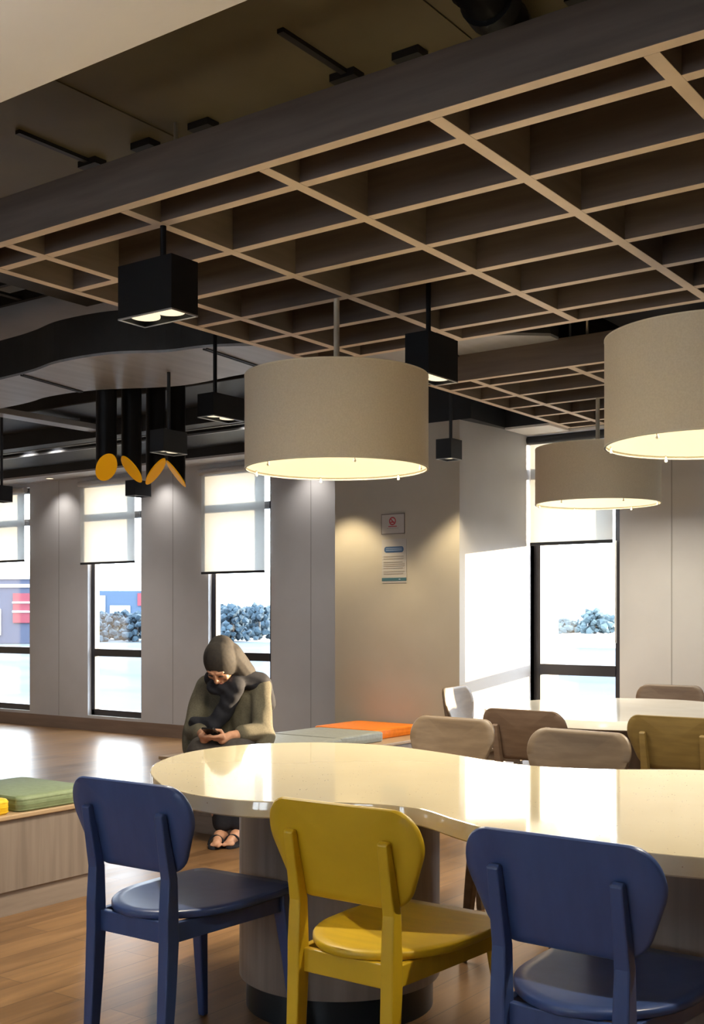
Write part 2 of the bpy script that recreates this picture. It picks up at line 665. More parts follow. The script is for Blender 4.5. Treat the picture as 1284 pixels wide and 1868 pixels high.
for i, (px, h, w) in enumerate(((166, 8.0, 11), (182, 9.5, 11), (199, 8.5, 11), (216, 10.0, 11), (233, 9.0, 11), (250, 9.0, 11), (266, 9, 11),
                 (376, 11.5, 12), (392, 12.0, 12), (408, 12.5, 12), (424, 11.5, 12), (440, 11, 12), (456, 11.5, 12), (472, 12, 12), (490, 12, 12))):
    far_tree(*cam_pt(px, (355, 395, 435, 375, 415)[i % 5]), h, w,
             'bushy far-bank tree in the hazy row outside ' +
             ('the window behind the person' if px > 300 else 'the window left of the person'))
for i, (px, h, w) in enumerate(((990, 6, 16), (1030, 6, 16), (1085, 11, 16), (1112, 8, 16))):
    far_tree(*cam_pt(px, 500 + 22 * (i % 2)), h, w, 'pale hazy tree on the horizon outside the bright right-hand window', 'leaf_hazed')

x, y = cam_pt(15, 330)
t = thing('building', 'dark blue building with red panels outside the leftmost window', 'building', (x, y, -6.9))
d = Vector((.81, .586, 0))
ax = Vector((-.586, .81, 0))


def far_box(x, y, w, dep, z0, z1, off=0):
    bm = bmesh.new()
    c = Vector((x, y, 0)) - ax * off
    P = [c - d * w / 2, c + d * w / 2, c + d * w / 2 + ax * dep, c - d * w / 2 + ax * dep]
    prism(bm, [(p.x, p.y) for p in P], z0, z1)
    return bm


obj('wall', far_box(x, y, 22, 14, -6.9, 12.5), 'bld_dark', t)
obj('red_panel', far_box(x + .81 * 6, y + .586 * 6, 9, .5, -1, 7.5, .6), 'bld_red', t)
for z in (2.0, 4.6):
    obj('stripe', far_box(x + .81 * 6, y + .586 * 6, 9.2, .3, z, z + .5, .9), 'bld_white', t)
for z in (9.2, 11.6):
    obj('stripe', far_box(x, y, 22.4, .4, z, z + .9, .5), 'bld_white', t)
obj('sign_panel', far_box(x - .81 * 5, y - .586 * 5, 6, .4, -4.5, 3, .6), 'bld_white', t)
x, y = cam_pt(215, 460)
t = thing('building', 'low blue building behind the trees outside the window left of the seated person', 'building', (x, y, -6.9))
obj('wall', far_box(x, y, 24, 14, -6.9, 11), 'bld_blue', t)
obj('white_bay', far_box(x - .81 * 8, y - .586 * 8, 6, .6, 1.5, 9, .8), 'bld_white', t)
obj('white_bay', far_box(x + .81 * 1, y + .586 * 1, 8, .6, 2, 5, .8), 'bld_white', t)
obj('red_panel', far_box(x + .81 * 10, y + .586 * 10, 4, .6, 5, 10, .8), 'bld_red', t)

# ------------------------------------------------------------------ roller blinds
blind_names = ['at the far left edge of the picture', 'second from the left, beside the yellow-tipped tubes',
               'on the window behind the seated person']


def blind(x0, x1, y, zt, zb, label, rm='wall', rollr=.032):
    t = thing('roller_blind', label, 'roller blind', ((x0 + x1) / 2, y, zb), 'roller blinds on the windows')
    obj('fabric', B(x0, x1, y - .001, y + .001, zb + .02, zt), 'blind', t)
    obj('bottom_bar', B(x0, x1, y - .008, y + .008, zb, zb + .024), 'dark_grey', t, bevel=.003)
    obj('roller', cyl(bmesh.new(), (x0 - .02, y, zt + .01), (x1 + .02, y, zt + .01), rollr), rm, t, smooth=40)


YBL = YB - .035
blind(-11.46, -10.64, YBL, 2.66, 1.855, 'white roller blind half lowered over the leftmost window')
blind(-9.69, -8.85, YBL, 2.66, 1.795, 'white roller blind behind the small black spotlight and the yellow-tipped tubes')
blind(-7.90, -7.08, YBL, 2.66, 1.655, 'white roller blind on the window above the seated person')
blind(-3.935, -3.285, YA - .03, 2.54, 1.765, 'white roller blind on the bright window beside the pillar, below a drum lamp', 'dark_grey')
for a, b in alc_open[1:]:
    blind(a + .02, b - .02, YA - .03, 2.54, 1.765, 'white roller blind on the windows beyond the right edge')
bm = bmesh.new()
cyl(bm, (-3.262, YA - .03, 1.05), (-3.262, YA - .03, 1.78), .008, n=8)
o = obj('blind_wand', bm, 'steel')
tag(o, 'thin grey blind wand hanging along the right jamb of the bright window', 'blind wand')


# ------------------------------------------------------------------ timber ceiling grids
def grid(name, label, xs, ys, rods):
    z0, z1 = 2.60, 2.76
    t = thing(name, label, 'ceiling grid', ((xs[0] + xs[-1]) / 2, (ys[0] + ys[-1]) / 2, z0), 'timber ceiling grids')
    w = .021
    for i, y in enumerate(ys):
        if i in (0, len(ys) - 1):
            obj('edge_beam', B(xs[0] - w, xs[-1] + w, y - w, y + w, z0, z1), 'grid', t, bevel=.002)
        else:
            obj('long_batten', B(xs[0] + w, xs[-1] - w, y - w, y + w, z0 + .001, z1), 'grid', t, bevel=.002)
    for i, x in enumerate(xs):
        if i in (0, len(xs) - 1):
            obj('end_beam', B(x - w, x + w, ys[0] + w, ys[-1] - w, z0, z1), 'grid_b_lit', t, bevel=.002)
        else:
            obj('cross_batten', B(x - w, x + w, ys[0] + w, ys[-1] - w, z0, z1 - .001), 'grid_b_lit', t, bevel=.002)
    for x, y in rods:
        obj('suspension_rod', cyl(bmesh.new(), (x, y, z1 - .02), (x, y, ZS), .008, n=8), 'steel', t, smooth=40)
    return t


GX = [-3.75, -3.475, -2.865, -2.255, -1.645, -1.035, -.425, .185, .795]
GY = [2.64, 2.83, 3.20, 3.57, 3.94, 4.31, 4.66, 4.87]
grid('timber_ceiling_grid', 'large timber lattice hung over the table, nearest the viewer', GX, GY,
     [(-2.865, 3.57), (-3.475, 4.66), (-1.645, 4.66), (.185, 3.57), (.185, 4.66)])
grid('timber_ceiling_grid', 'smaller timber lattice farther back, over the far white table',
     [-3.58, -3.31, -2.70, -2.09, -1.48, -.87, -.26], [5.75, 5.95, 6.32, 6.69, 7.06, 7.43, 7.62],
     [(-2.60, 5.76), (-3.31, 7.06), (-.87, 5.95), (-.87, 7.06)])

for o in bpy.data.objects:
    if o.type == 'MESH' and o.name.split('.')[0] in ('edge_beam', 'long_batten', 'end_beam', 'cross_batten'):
        o.data.materials.append(M['grid_edge_lit'])       # pale banding with bounce light painted in, undersides only
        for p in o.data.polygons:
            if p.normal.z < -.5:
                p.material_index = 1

# ------------------------------------------------------------------ ducts and services in the ceiling void
t = thing('ceiling_duct', 'dark olive rectangular duct above the near edge of the timber lattice', 'duct', (-2, 2.75, 3.05))
obj('duct_body', B(-9, 4.5, 2.30, 3.25, 3.05, 3.35), 'olive', t, bevel=.01)
for x in (-3.50, -2.24, -.98, .28, -4.76):
    obj('seam', B(x - .012, x + .012, 2.72, 3.22, 3.036, 3.06), 'black', t)
for x in (-3.07, -1.80):
    obj('seam', B(x - .005, x + .005, 2.30, 3.25, 3.045, 3.06), 'olive', t)
for x in (-3.5, -3.2, -2.9, -2.25, -2.0, -1.4, -1.2):
    obj('bracket', B(x - .05, x + .05, 3.05, 3.11, 3.025, 3.055), 'black', t)
o = thing('flexible_duct', 'black round flexible duct dropping beside the olive duct at the top edge', 'duct', (-1.55, 2.8, 2.86))
bm = bmesh.new()
path = [(-1.50, 2.02, 2.93), (-1.50, 2.30, 2.93), (-1.51, 2.55, 2.925), (-1.54, 2.80, 2.93), (-1.60, 3.05, 2.935), (-1.70, 3.30, 2.935), (-1.82, 3.6, 2.935)]
path = spline(path, 8, False)
rings = []
for i, p in enumerate(path):
    a = Vector(path[max(0, i - 1)])
    b = Vector(path[min(len(path) - 1, i + 1)])
    q = (b - a).to_track_quat('Z', 'Y')
    r = .065 + (.006 if i % 2 else -.002)
    rings.append([Vector(p) + q @ Vector((r * math.cos(2 * PI * k / 20), r * math.sin(2 * PI * k / 20), 0)) for k in range(20)])
loft(bm, rings)
obj('hose', bm, 'black_metal', o, smooth=60)
a, b = Vector(path[22]), Vector(path[24])
obj('clamp', cyl(bmesh.new(), a, b, .078, n=24), 'dark_grey', o, smooth=40)

# curved grey duct
near = spline([(-9.5, 4.75), (-7.5, 4.70), (-6.1, 4.61), (-5.73, 4.57), (-5.4, 4.50), (-5.0, 4.53), (-4.7, 4.68), (-4.4, 4.74), (-4.0, 4.95), (-3.5, 5.12), (-3.0, 5.42), (-2.75, 5.62)], 6, False)
far = spline([(-2.75, 5.72), (-3.3, 5.78), (-3.9, 5.66), (-4.6, 5.40), (-5.3, 5.42), (-5.85, 5.20), (-6.3, 5.16), (-6.95, 5.25), (-9.5, 5.30)], 6, False)
t = thing('ceiling_duct', 'wide grey duct with a wavy outline above the yellow-tipped tubes', 'duct', (-5.5, 5.0, 2.75))
bm = bmesh.new()
prism(bm, near + far, 2.75, 2.765)
obj('underside', bm, 'duct', t)
bm = bmesh.new()
prism(bm, near + far, 2.765, 3.0)
obj('duct_body', bm, 'duct_side', t)
for x0, y0, x1, y1 in ((-5.86, 4.59, -5.98, 5.17), (-4.45, 4.74, -4.52, 5.40), (-3.35, 5.22, -3.4, 5.76), (-7.4, 4.72, -7.5, 5.25)):
    bm = bmesh.new()
    for k in (-.012, .012):
        prism(bm, [(x0 + k - .005, y0), (x0 + k + .005, y0), (x1 + k + .005, y1), (x1 + k - .005, y1)], 2.742, 2.752)
    obj('seam', bm, 'dark_grey', t)
t = thing('ceiling_duct', 'dark straight duct running along the outer edge of the large lattice', 'duct', (-4.7, 2.5, 3.0))
obj('duct_body', B(-5.1, -4.2, -1.0, 4.45, 3.02, 3.36), 'duct_side', t, bevel=.01)
for y in (1.2, 2.4, 3.6):
    obj('flange', B(-5.13, -4.17, y - .02, y + .02, 2.99, 3.38), 'black', t)
t = thing('ceiling_duct', 'black duct crossing above the small lattice', 'duct', (-2.3, 5.3, 2.9))
obj('duct_body', B(-2.55, -1.75, 4.95, 7.3, 2.86, 3.3), 'black', t, bevel=.01)
obj('flange', B(-2.6, -1.7, 5.6, 5.64, 2.84, 3.32), 'dark_grey', t)
t = thing('ceiling_beam', 'thin pale rail running back to the black bulkhead at far left', 'rail', (-7.9, 5.8, 2.9))
obj('channel', B(-7.98, -7.82, 3.9, 7.02, 2.90, 2.95), 'duct', t, bevel=.004)
for y in (4.4, 5.6, 6.8):
    obj('hanger', cyl(bmesh.new(), (-7.9, y, 2.94), (-7.9, y, ZS), .008, n=8), 'steel', t)
t = thing('cable_tray', 'black cable tray hung on rods above the wavy duct at far left', 'cable tray', (-7.0, 4.2, 3.08))
bm = bmesh.new()
box(bm, -11, -4.95, 4.02, 4.05, 3.08, 3.14)
box(bm, -11, -4.95, 4.28, 4.31, 3.08, 3.14)
obj('side_rails', bm, 'black_metal', t)
for k in range(20):
    x = -10.9 + k * .3
    obj('rung', B(x, x + .04, 4.05, 4.28, 3.085, 3.10), 'black_metal', t)
for x in (-8.6, -6.0, -5.6):
    obj('hanger_rod', cyl(bmesh.new(), (x, 4.035, 3.14), (x, 4.035, 3.32), .008, n=8), 'black_metal', t)
t = thing('ceiling_duct', 'black flat duct in front of the window bulkhead on the left', 'duct', (-8, 6.2, 2.95))
obj('duct_body', B(-14, -5.3, 6.35, 7.02, 2.99, 3.38), 'black', t, bevel=.01)
# ceiling canopy and detector seen through the grid
t = thing('smoke_detector', 'small pale smoke detector inside the lattice beside the twin spotlight stem', 'smoke detector', (-2.98, 3.02, 2.73))
bm = cyl(bmesh.new(), (-2.98, 3.02, 2.725), (-2.98, 3.02, 2.765), .055, .06, 24)
obj('housing', bm, 'white', t, smooth=40)
obj('mount', cyl(bmesh.new(), (-2.98, 3.02, 2.765), (-2.98, 3.02, 3.06), .008, n=8), 'steel', t)

# recessed downlights in the soffit strip and bulkhead slot
def downlight(x, y, z, label, group, r=.05, power=0):
    t = thing('downlight', label, 'downlight', (x, y, z), group)
    obj('bezel', cyl(bmesh.new(), (x, y, z - .006), (x, y, z + .004), r, r * .98, 24), 'steel', t, smooth=40)
    obj('lens', cyl(bmesh.new(), (x, y, z - .008), (x, y, z + .002), r * .75, n=20), 'lamp_glow', t)
    if power:
        ld = bpy.data.lights.new('lamp_light', 'SPOT')
        ld.energy = power
        ld.color = (1, .93, .84)
        ld.spot_size = math.radians(120)
        ld.spot_blend = .8
        ld.shadow_soft_size = .05
        lo = bpy.data.objects.new('lamp_light', ld)
        COL.objects.link(lo)
        lo.parent = t
        lo.location = (0, 0, -.02)
    return t


downlight(-10.0, 8.2, 2.745, 'small round downlight in the pale soffit, left of the yellow-tipped tubes', 'soffit downlights', power=11)
downlight(-8.42, 8.2, 2.745, 'small round downlight in the pale soffit, behind the yellow-tipped tubes', 'soffit downlights', power=11)
downlight(-6.5, 8.2, 2.745, 'small round downlight in the pale soffit, hidden behind the drum lamp', 'soffit downlights', power=11)
for x, la in ((-9.36, 'round lamp in the black ceiling slot, left one of the pair at the far left'),
              (-8.95, 'round lamp in the black ceiling slot, right one of the pair at the far left'),
              (-6.42, 'round lamp in the black ceiling slot just left of the drum lamp')):
    downlight(x, 7.31, 2.99, la, 'lamps in the black slot', .07, 45)


for i, (x, y) in enumerate(((-3.4, 1.2), (-1.7, 1.0), (0.0, 1.0), (-3.4, -.8), (-1.7, -.8), (0.0, -.8), (1.7, 1.0), (-5.4, 1.2))):  # unseen downlights added to bounce light off the floor
    t = downlight(x, y, 2.649, 'added unseen downlight in the plain lowered ceiling over the viewer', 'added lowered ceiling downlights', .07)
    ld = bpy.data.lights.new('lamp_light', 'SPOT')
    ld.energy = CEIL_W
    ld.color = (.90, .95, 1.0)
    ld.spot_size = math.radians(58)
    ld.spot_blend = .5
    ld.shadow_soft_size = .06
    lo = bpy.data.objects.new('lamp_light', ld)
    COL.objects.link(lo)
    lo.parent = t
    lo.location = (0, 0, -.02)


# ------------------------------------------------------------------ spotlights on stems
def spotlight(name, label, x0, x1, y0, y1, z0, z1, ztop, n, power, stem=None, m='black_metal', tint=(1, .88, .68)):
    cx, cy = (x0 + x1) / 2, (y0 + y1) / 2
    t = thing(name, label, 'spotlight', (cx, cy, z0), 'black box spotlights')
    th = .006
    bm = bmesh.new()
    box(bm, x0, x1, y0, y0 + th, z0, z1)
    box(bm, x0, x1, y1 - th, y1, z0, z1)
    box(bm, x0, x0 + th, y0 + th, y1 - th, z0, z1)
    box(bm, x1 - th, x1, y0 + th, y1 - th, z0, z1)
    box(bm, x0 + th, x1 - th, y0 + th, y1 - th, z1 - th, z1)
    obj('housing', bm, m, t)
    bm = bmesh.new()
    e = .004
    for a in ((x0, x1, y0 - .001, y0 + e), (x0, x1, y1 - e, y1 + .001), (x0 - .001, x0 + e, y0, y1), (x1 - e, x1 + .001, y0, y1)):
        box(bm, *a, z0 - .003, z0 + .002)
    obj('trim_frame', bm, 'steel', t)
    obj('lamp_plate', B(x0 + th, x1 - th, y0 + th, y1 - th, z0 + .018, z0 + .026), 'dark_grey', t)
    long_x = (x1 - x0) > (y1 - y0)
    L = max(x1 - x0, y1 - y0)
    for k in range(n):
        o = (k - (n - 1) / 2) * L * .46
        px, py = (cx + o, cy) if long_x else (cx, cy + o)
        r = min(x1 - x0, y1 - y0) * .40
        obj('lamp', cyl(bmesh.new(), (px, py, z0 + .010), (px, py, z0 + .020), r, n=24), 'lamp_glow', t)
    sx, sy = stem if stem else (cx, cy)
    obj('stem', cyl(bmesh.new(), (sx, sy, z1 - .004), (sx, sy, ztop), .011, n=14), m, t, smooth=40)
    if power:
        ld = bpy.data.lights.new('lamp_light', 'SPOT')
        ld.energy = power
        ld.color = tint
        ld.spot_size = math.radians(96)
        ld.spot_blend = .5
        ld.shadow_soft_size = .03
        lo = bpy.data.objects.new('lamp_light', ld)
        COL.objects.link(lo)
        lo.parent = t
        lo.location = (0, 0, -.012)
    return t


spotlight('twin_spotlight', 'large black twin spotlight box hanging from the lattice at left', -3.005, -2.746, 2.762, 2.890, 2.28, 2.465, 2.75, 2, 85, (-2.865, 2.842))
spotlight('twin_spotlight', 'added unseen twin spotlight box under the lattice beyond the right edge', -.555, -.295, 2.765, 2.895, 2.28, 2.465, 2.75, 2, 70, (-.425, 2.83))  # unseen, added to brighten the chair seats
spotlight('twin_spotlight', 'black twin spotlight box right of the top of the front drum lamp', -2.765, -2.645, 4.22, 4.47, 2.30, 2.486, 2.75, 2, 14, (-2.66, 4.245))
spotlight('twin_spotlight', 'black twin spotlight box just left of the front drum lamp', -4.35, -4.232, 4.575, 4.825, 2.33, 2.455, ZS, 2, 12, (-4.262, 4.62))
spotlight('twin_spotlight', 'dark grey twin spotlight box in front of the yellow-tipped tubes', -5.13, -5.012, 4.975, 5.18, 2.25, 2.385, 2.76, 2, 12, m='dark_grey')
spotlight('small_spotlight', 'small black spotlight box hanging before the pillar, right of the front drum lamp', -3.99, -3.873, 6.46, 6.60, 2.28, 2.41, ZS, 1, 26, (-3.885, 6.475), m='dark_grey', tint=(1, .79, .46))
spotlight('small_spotlight', 'small black spotlight box before the pillar hidden behind the front drum lamp', -5.02, -4.90, 6.46, 6.60, 2.28, 2.41, ZS, 1, 26, m='dark_grey', tint=(1, .79, .46))
spotlight('small_spotlight', 'small black spotlight box just below the yellow-tipped tubes', -7.25, -7.13, 6.745, 6.93, 2.26, 2.39, 3.0, 1, 14, m='dark_grey')
spotlight('small_spotlight', 'small dark spotlight box at the left edge before the leftmost blind', -8.07, -7.95, 6.00, 6.13, 2.20, 2.33, 3.0, 1, 14, m='dark_grey')

for x, y, la in ((-2.3, .35, 'added unseen black uplight with an upward bowl under the plain lowered ceiling, left one'),
                 (.6, -.6, 'added unseen black uplight with an upward bowl behind the viewer')):  # unseen uplights added to brighten the lowered ceiling
    t = thing('added_uplight', la, 'added uplight', (x, y, 0), 'added unseen uplights')
    obj('base', cyl(bmesh.new(), (x, y, 0), (x, y, .025), .14, .13, 40), 'black_metal', t, smooth=40)
    obj('pole', cyl(bmesh.new(), (x, y, .02), (x, y, 1.72), .012, n=14), 'black_metal', t, smooth=40)
    prof = ((.02, 1.70), (.10, 1.73), (.16, 1.80), (.18, 1.86), (.172, 1.86), (.15, 1.805), (.09, 1.745), (.01, 1.72))
    obj('bowl', loft(bmesh.new(), [[(x + q * math.cos(2 * PI * k / 40), y + q * math.sin(2 * PI * k / 40), z) for k in range(40)] for q, z in prof]), 'black_metal', t, smooth=50)
    ball(bm := bmesh.new(), (x, y, 1.785), .035)
    obj('bulb', bm, 'lamp_glow', t, smooth=180)
    ld = bpy.data.lights.new('lamp_light', 'SPOT')
    ld.energy = UP_W
    ld.color = (1, .93, .84)
    ld.spot_size = math.radians(150)
    ld.spot_blend = .6
    ld.shadow_soft_size = .05
    lo = bpy.data.objects.new('lamp_light', ld)
    COL.objects.link(lo)
    lo.parent = t
    lo.location = (0, 0, 1.84)
    lo.rotation_euler = (PI, 0, 0)

# black tubes cut on a slant with yellow ends
for i, (x, y, zc, hr, ht) in enumerate(((-5.848, 5.271, 2.25, .55, .95), (-5.859, 5.509, 2.262, -.85, .75),
                                         (-5.942, 5.820, 2.285, 1.15, .38), (-6.037, 6.121, 2.305, -1.2, .42))):
    hx, hy = .81 * hr + .586 * ht, .586 * hr - .81 * ht
    t = thing('tube_pendant', 'black hanging tube with a slanted yellow end, %s' %
              ('leftmost of the four', 'second from the left', 'third, behind the grey spotlight box', 'rightmost of the four')[i],
              'tube lamp', (x, y, zc), 'black tubes with yellow ends')
    r = .069
    N = 36

    def zcut(px, py, dz=0):
        return zc + dz + (px - x) * hx + (py - y) * hy
    top, bot, low = [], [], []
    for k in range(N):
        a = 2 * PI * k / N
        px, py = x + r * math.cos(a), y + r * math.sin(a)
        top.append((px, py, 2.98 if i else 2.76))
        bot.append((px, py, zcut(px, py)))
    obj('tube', loft(bmesh.new(), [top, bot]), 'black_metal', t, smooth=40)
    disc = []
    for dz, rr in ((-.001, .070), (-.013, .072), (-.016, .068)):
        disc.append([(x + rr * math.cos(2 * PI * k / N), y + rr * math.sin(2 * PI * k / N),
                      zcut(x + rr * math.cos(2 * PI * k / N), y + rr * math.sin(2 * PI * k / N), dz)) for k in range(N)])
    obj('end_disc', loft(bmesh.new(), disc), 'yellow_disc_glow', t, smooth=40)
    if i:
        obj('mount_rod', cyl(bmesh.new(), (x, y, 2.97), (x, y, ZS), .015, n=10), 'black_metal', t)


# ------------------------------------------------------------------ drum pendants
def pendant(x, y, zb, zt, r, label, ztop=2.605, power=21):
    t = thing('drum_pendant_lamp', label, 'pendant lamp', (x, y, zb), 'linen drum pendants')
    N = 96

    def ring(rr, z):
        return [(x + rr * math.cos(2 * PI * k / N), y + rr * math.sin(2 * PI * k / N), z) for k in range(N)]
    bm = bmesh.new()
    th = .004
    prof = [(r, zb), (r, zt), (r - th, zt), (r - th, zb)]
    rings = [[bm.verts.new(p) for p in ring(a, z)] for a, z in prof]
    for q in range(4):
        a, b = rings[q], rings[(q + 1) % 4]
        for k in range(N):
            bm.faces.new((a[k], a[(k + 1) % N], b[(k + 1) % N], b[k]))
    obj('lamp_shade', bm, 'shade', t, smooth=50)
    bm = bmesh.new()
    for z in (zb, zt - .006):
        loft(bm, [ring(r + .001, z), ring(r + .001, z + .006)], cap=False)
        loft(bm, [ring(r + .0012, z), ring(r - .006, z)], cap=False)
    obj('hem_band', bm, 'cream_rod', t, smooth=40)
    obj('diffuser', loft(bmesh.new(), [ring(r - .006, zb + .012), ring(r - .006, zb + .016)]), 'diffuser', t, smooth=40)
    obj('top_cap', loft(bmesh.new(), [ring(r - .006, zt - .02), ring(r - .006, zt - .016)]), 'shade', t, smooth=40)
    for k in range(6):
        a = 2 * PI * (k + .3) / 6
        px, py = x + (r - .022) * math.cos(a), y + (r - .022) * math.sin(a)
        bm = cyl(bmesh.new(), (px, py, zb - .008), (px, py, zb + .014), .004, n=8)
        ball(bm, (px, py, zb - .009), .0065, seg=10)
        obj('finial', bm, 'cream_rod', t, smooth=40)
    obj('rod', cyl(bmesh.new(), (x, y, zt - .02), (x, y, ztop), .0125, n=16), 'cream_rod', t, smooth=40)
    ld = bpy.data.lights.new('lamp_light', 'AREA')
    ld.shape = 'DISK'
    ld.size = r * 1.8
    ld.energy = power
    ld.color = (1, .90, .70)
    lo = bpy.data.objects.new('lamp_light', ld)
    COL.objects.link(lo)
    lo.parent = t
    lo.location = (0, 0, .008)
    return t


pendant(-2.928, 3.935, 1.871, 2.268, .392, 'beige linen drum lamp hanging in front over the left end of the table')
pendant(-1.38, 4.16, 1.869, 2.268, .392, 'beige linen drum lamp cut off by the right edge of the picture', ZS)
pendant(-2.95, 6.69, 1.94, 2.29, .385, 'beige linen drum lamp farther back before the bright window', power=14)

# ------------------------------------------------------------------ benches, cushions
def bench(x0, x1, y0, y1, label):
    t = thing('bench', label, 'bench', ((x0 + x1) / 2, (y0 + y1) / 2, 0), 'wood-clad benches')
    obj('body', B(x0 + .012, x1 - .012, y0 + .012, y1 - .012, .10, .40), 'laminate', t, bevel=.003)
    obj('plinth', B(x0 + .022, x1 - .022, y0 + .022, y1 - .022, 0, .10), 'plinth_wood', t)
    obj('bench_top', B(x0, x1, y0, y1, .40, .42), 'bench_top', t, bevel=.004)
    return t


bench(-4.56, -3.93, .4, 3.51, 'wood-clad bench block at the left edge carrying the green and yellow cushions')
bench(-4.88, -4.15, 4.80, 6.845, 'wood-clad bench against the pillar that the person sits on')


def cushion(x0, x1, y0, y1, z0, m, label, group=None):
    cx, cy = (x0 + x1) / 2, (y0 + y1) / 2
    t = thing('cushion', label, 'cushion', (cx, cy, z0), group)
    o = rpoly([(x0, y0, .035), (x1, y0, .035), (x1, y1, .035), (x0, y1, .035)], 5)
    bm = plate(o, .062, lambda u, v, w: (u, v, z0 + w + (.006 * (1 - ((u - cx) / .3) ** 2) * (1 - ((v - cy) / .3) ** 2) if w > .05 else 0)), .008)
    obj('pad', bm, m, t, smooth=50)
    for zz in (.010, .030, .050):
        bm = bmesh.new()
        pr = [(p[0] + (p[0] - cx) * .004, p[1] + (p[1] - cy) * .004) for p in o]
        pi = [(p[0] - (p[0] - cx) * .01, p[1] - (p[1] - cy) * .01) for p in o]
        rr = [[(a, b, z0 + zz - .002) for a, b in pi], [(a, b, z0 + zz - .0015) for a, b in pr], [(a, b, z0 + zz + .0015) for a, b in pr], [(a, b, z0 + zz + .002) for a, b in pi]]
        loft(bm, rr)
        obj('piping', bm, m, t, smooth=60)
    return t


G = 'square bench cushions'
cushion(-4.47, -3.945, 3.08, 3.50, .42, 'green_vinyl', 'sage green square cushion on the left bench', G)
cushion(-4.47, -3.955, 2.55, 3.045, .42, 'yellow_vinyl', 'yellow cushion at the left edge on the bench', G)
cushion(-4.76, -4.20, 5.24, 5.72, .42, 'grey_vinyl', 'grey cushion next to the seated person on the bench', G)
cushion(-4.80, -4.25, 5.74, 6.24, .42, 'grey_vinyl', 'grey cushion between the orange cushion and another grey one', G)
cushion(-4.87, -4.33, 6.27, 6.80, .42, 'orange', 'bright orange cushion on the bench against the pillar', G)

# ------------------------------------------------------------------ pillar notices
yq = YP - .004
t = thing('prohibition_sign', 'small white sign with a red round symbol, high on the pillar', 'sign', (-4.59, yq, 1.835))
obj('plate', B(-4.688, -4.49, YP - .005, YP - .001, 1.833, 1.977), 'sign_white', t)
bm = bmesh.new()
for a in ((-4.69, -4.488, 1.972, 1.979), (-4.69, -4.488, 1.831, 1.837), (-4.69, -4.686, 1.831, 1.979), (-4.492, -4.488, 1.831, 1.979)):
    box(bm, a[0], a[1], YP - .007, YP - .004, a[2], a[3])
obj('border', bm, 'sign_border', t)
bm = bmesh.new()
cx, cz = -4.592, 1.925
for k in range(32):
    a, b = 2 * PI * k / 32, 2 * PI * (k + 1) / 32
    q = [(cx + rr * math.cos(u), YP - .0065, cz + rr * math.sin(u)) for rr, u in ((.030, a), (.030, b), (.021, b), (.021, a))]
    bm.faces.new([bm.verts.new(p) for p in q])
q = [(-.022, .016), (-.016, .022), (.022, -.016), (.016, -.022)]
bm.faces.new([bm.verts.new((cx + a, YP - .0067, cz + b)) for a, b in q])
box(bm, cx - .018, cx + .016, YP - .0066, YP - .006, cz - .012, cz - .003)
obj('symbol', bm, 'red', t)
bm = bmesh.new()
box(bm, cx - .036, cx + .036, YP - .0066, YP - .005, 1.884, 1.890)
obj('caption', bm, 'red', t)
obj('caption', B(cx - .05, cx + .05, YP - .0066, YP - .005, 1.872, 1.875), 'text_grey', t)
t = thing('notice', 'white paper notice with blue heading and grey lines, below the red sign', 'notice', (-4.58, yq, 1.48))
obj('sheet', B(-4.686, -4.476, YP - .003, YP - .001, 1.482, 1.795), 'paper', t)
o = rpoly([(-4.665, 1.700, .018), (-4.498, 1.700, .018), (-4.498, 1.742, .018), (-4.665, 1.742, .018)], 5)
bm = bmesh.new()
bm.faces.new([bm.verts.new((a, YP - .0045, b)) for a, b in o])
obj('heading', bm, 'poster_blue', t)
for z in (1.714, 1.726):
    obj('heading_text', B(-4.65, -4.513, YP - .0055, YP - .004, z, z + .004), 'text_light', t)
for z in (1.668, 1.652, 1.628, 1.614, 1.600, 1.585, 1.560, 1.545):
    obj('text_line', B(-4.672, -4.49 - .02 * random.random(), YP - .0045, YP - .002, z, z + .006), 'text_grey', t)
obj('footer_band', B(-4.686, -4.476, YP - .0045, YP - .002, 1.495, 1.518), 'poster_band', t)
obj('footer_mark', B(-4.54, -4.525, YP - .0055, YP - .004, 1.503, 1.510), 'text_light', t)

# ------------------------------------------------------------------ tables
TO = spline([(-2.52, 2.47), (-2.34, 2.365), (-2.12, 2.325), (-1.95, 2.38), (-1.80, 2.475), (-1.62, 2.51), (-1.44, 2.42), (-1.27, 2.345), (-1.08, 2.325),
             (-.82, 2.34), (-.56, 2.46), (-.38, 2.70), (-.33, 3.0), (-.40, 3.32), (-.62, 3.56), (-.95, 3.68), (-1.26, 3.66), (-1.5, 3.51), (-1.72, 3.44), (-1.93, 3.48),
             (-2.2, 3.58), (-2.5, 3.645), (-2.75, 3.57), (-2.93, 3.35), (-2.945, 3.07), (-2.84, 2.80), (-2.70, 2.62)], 7)


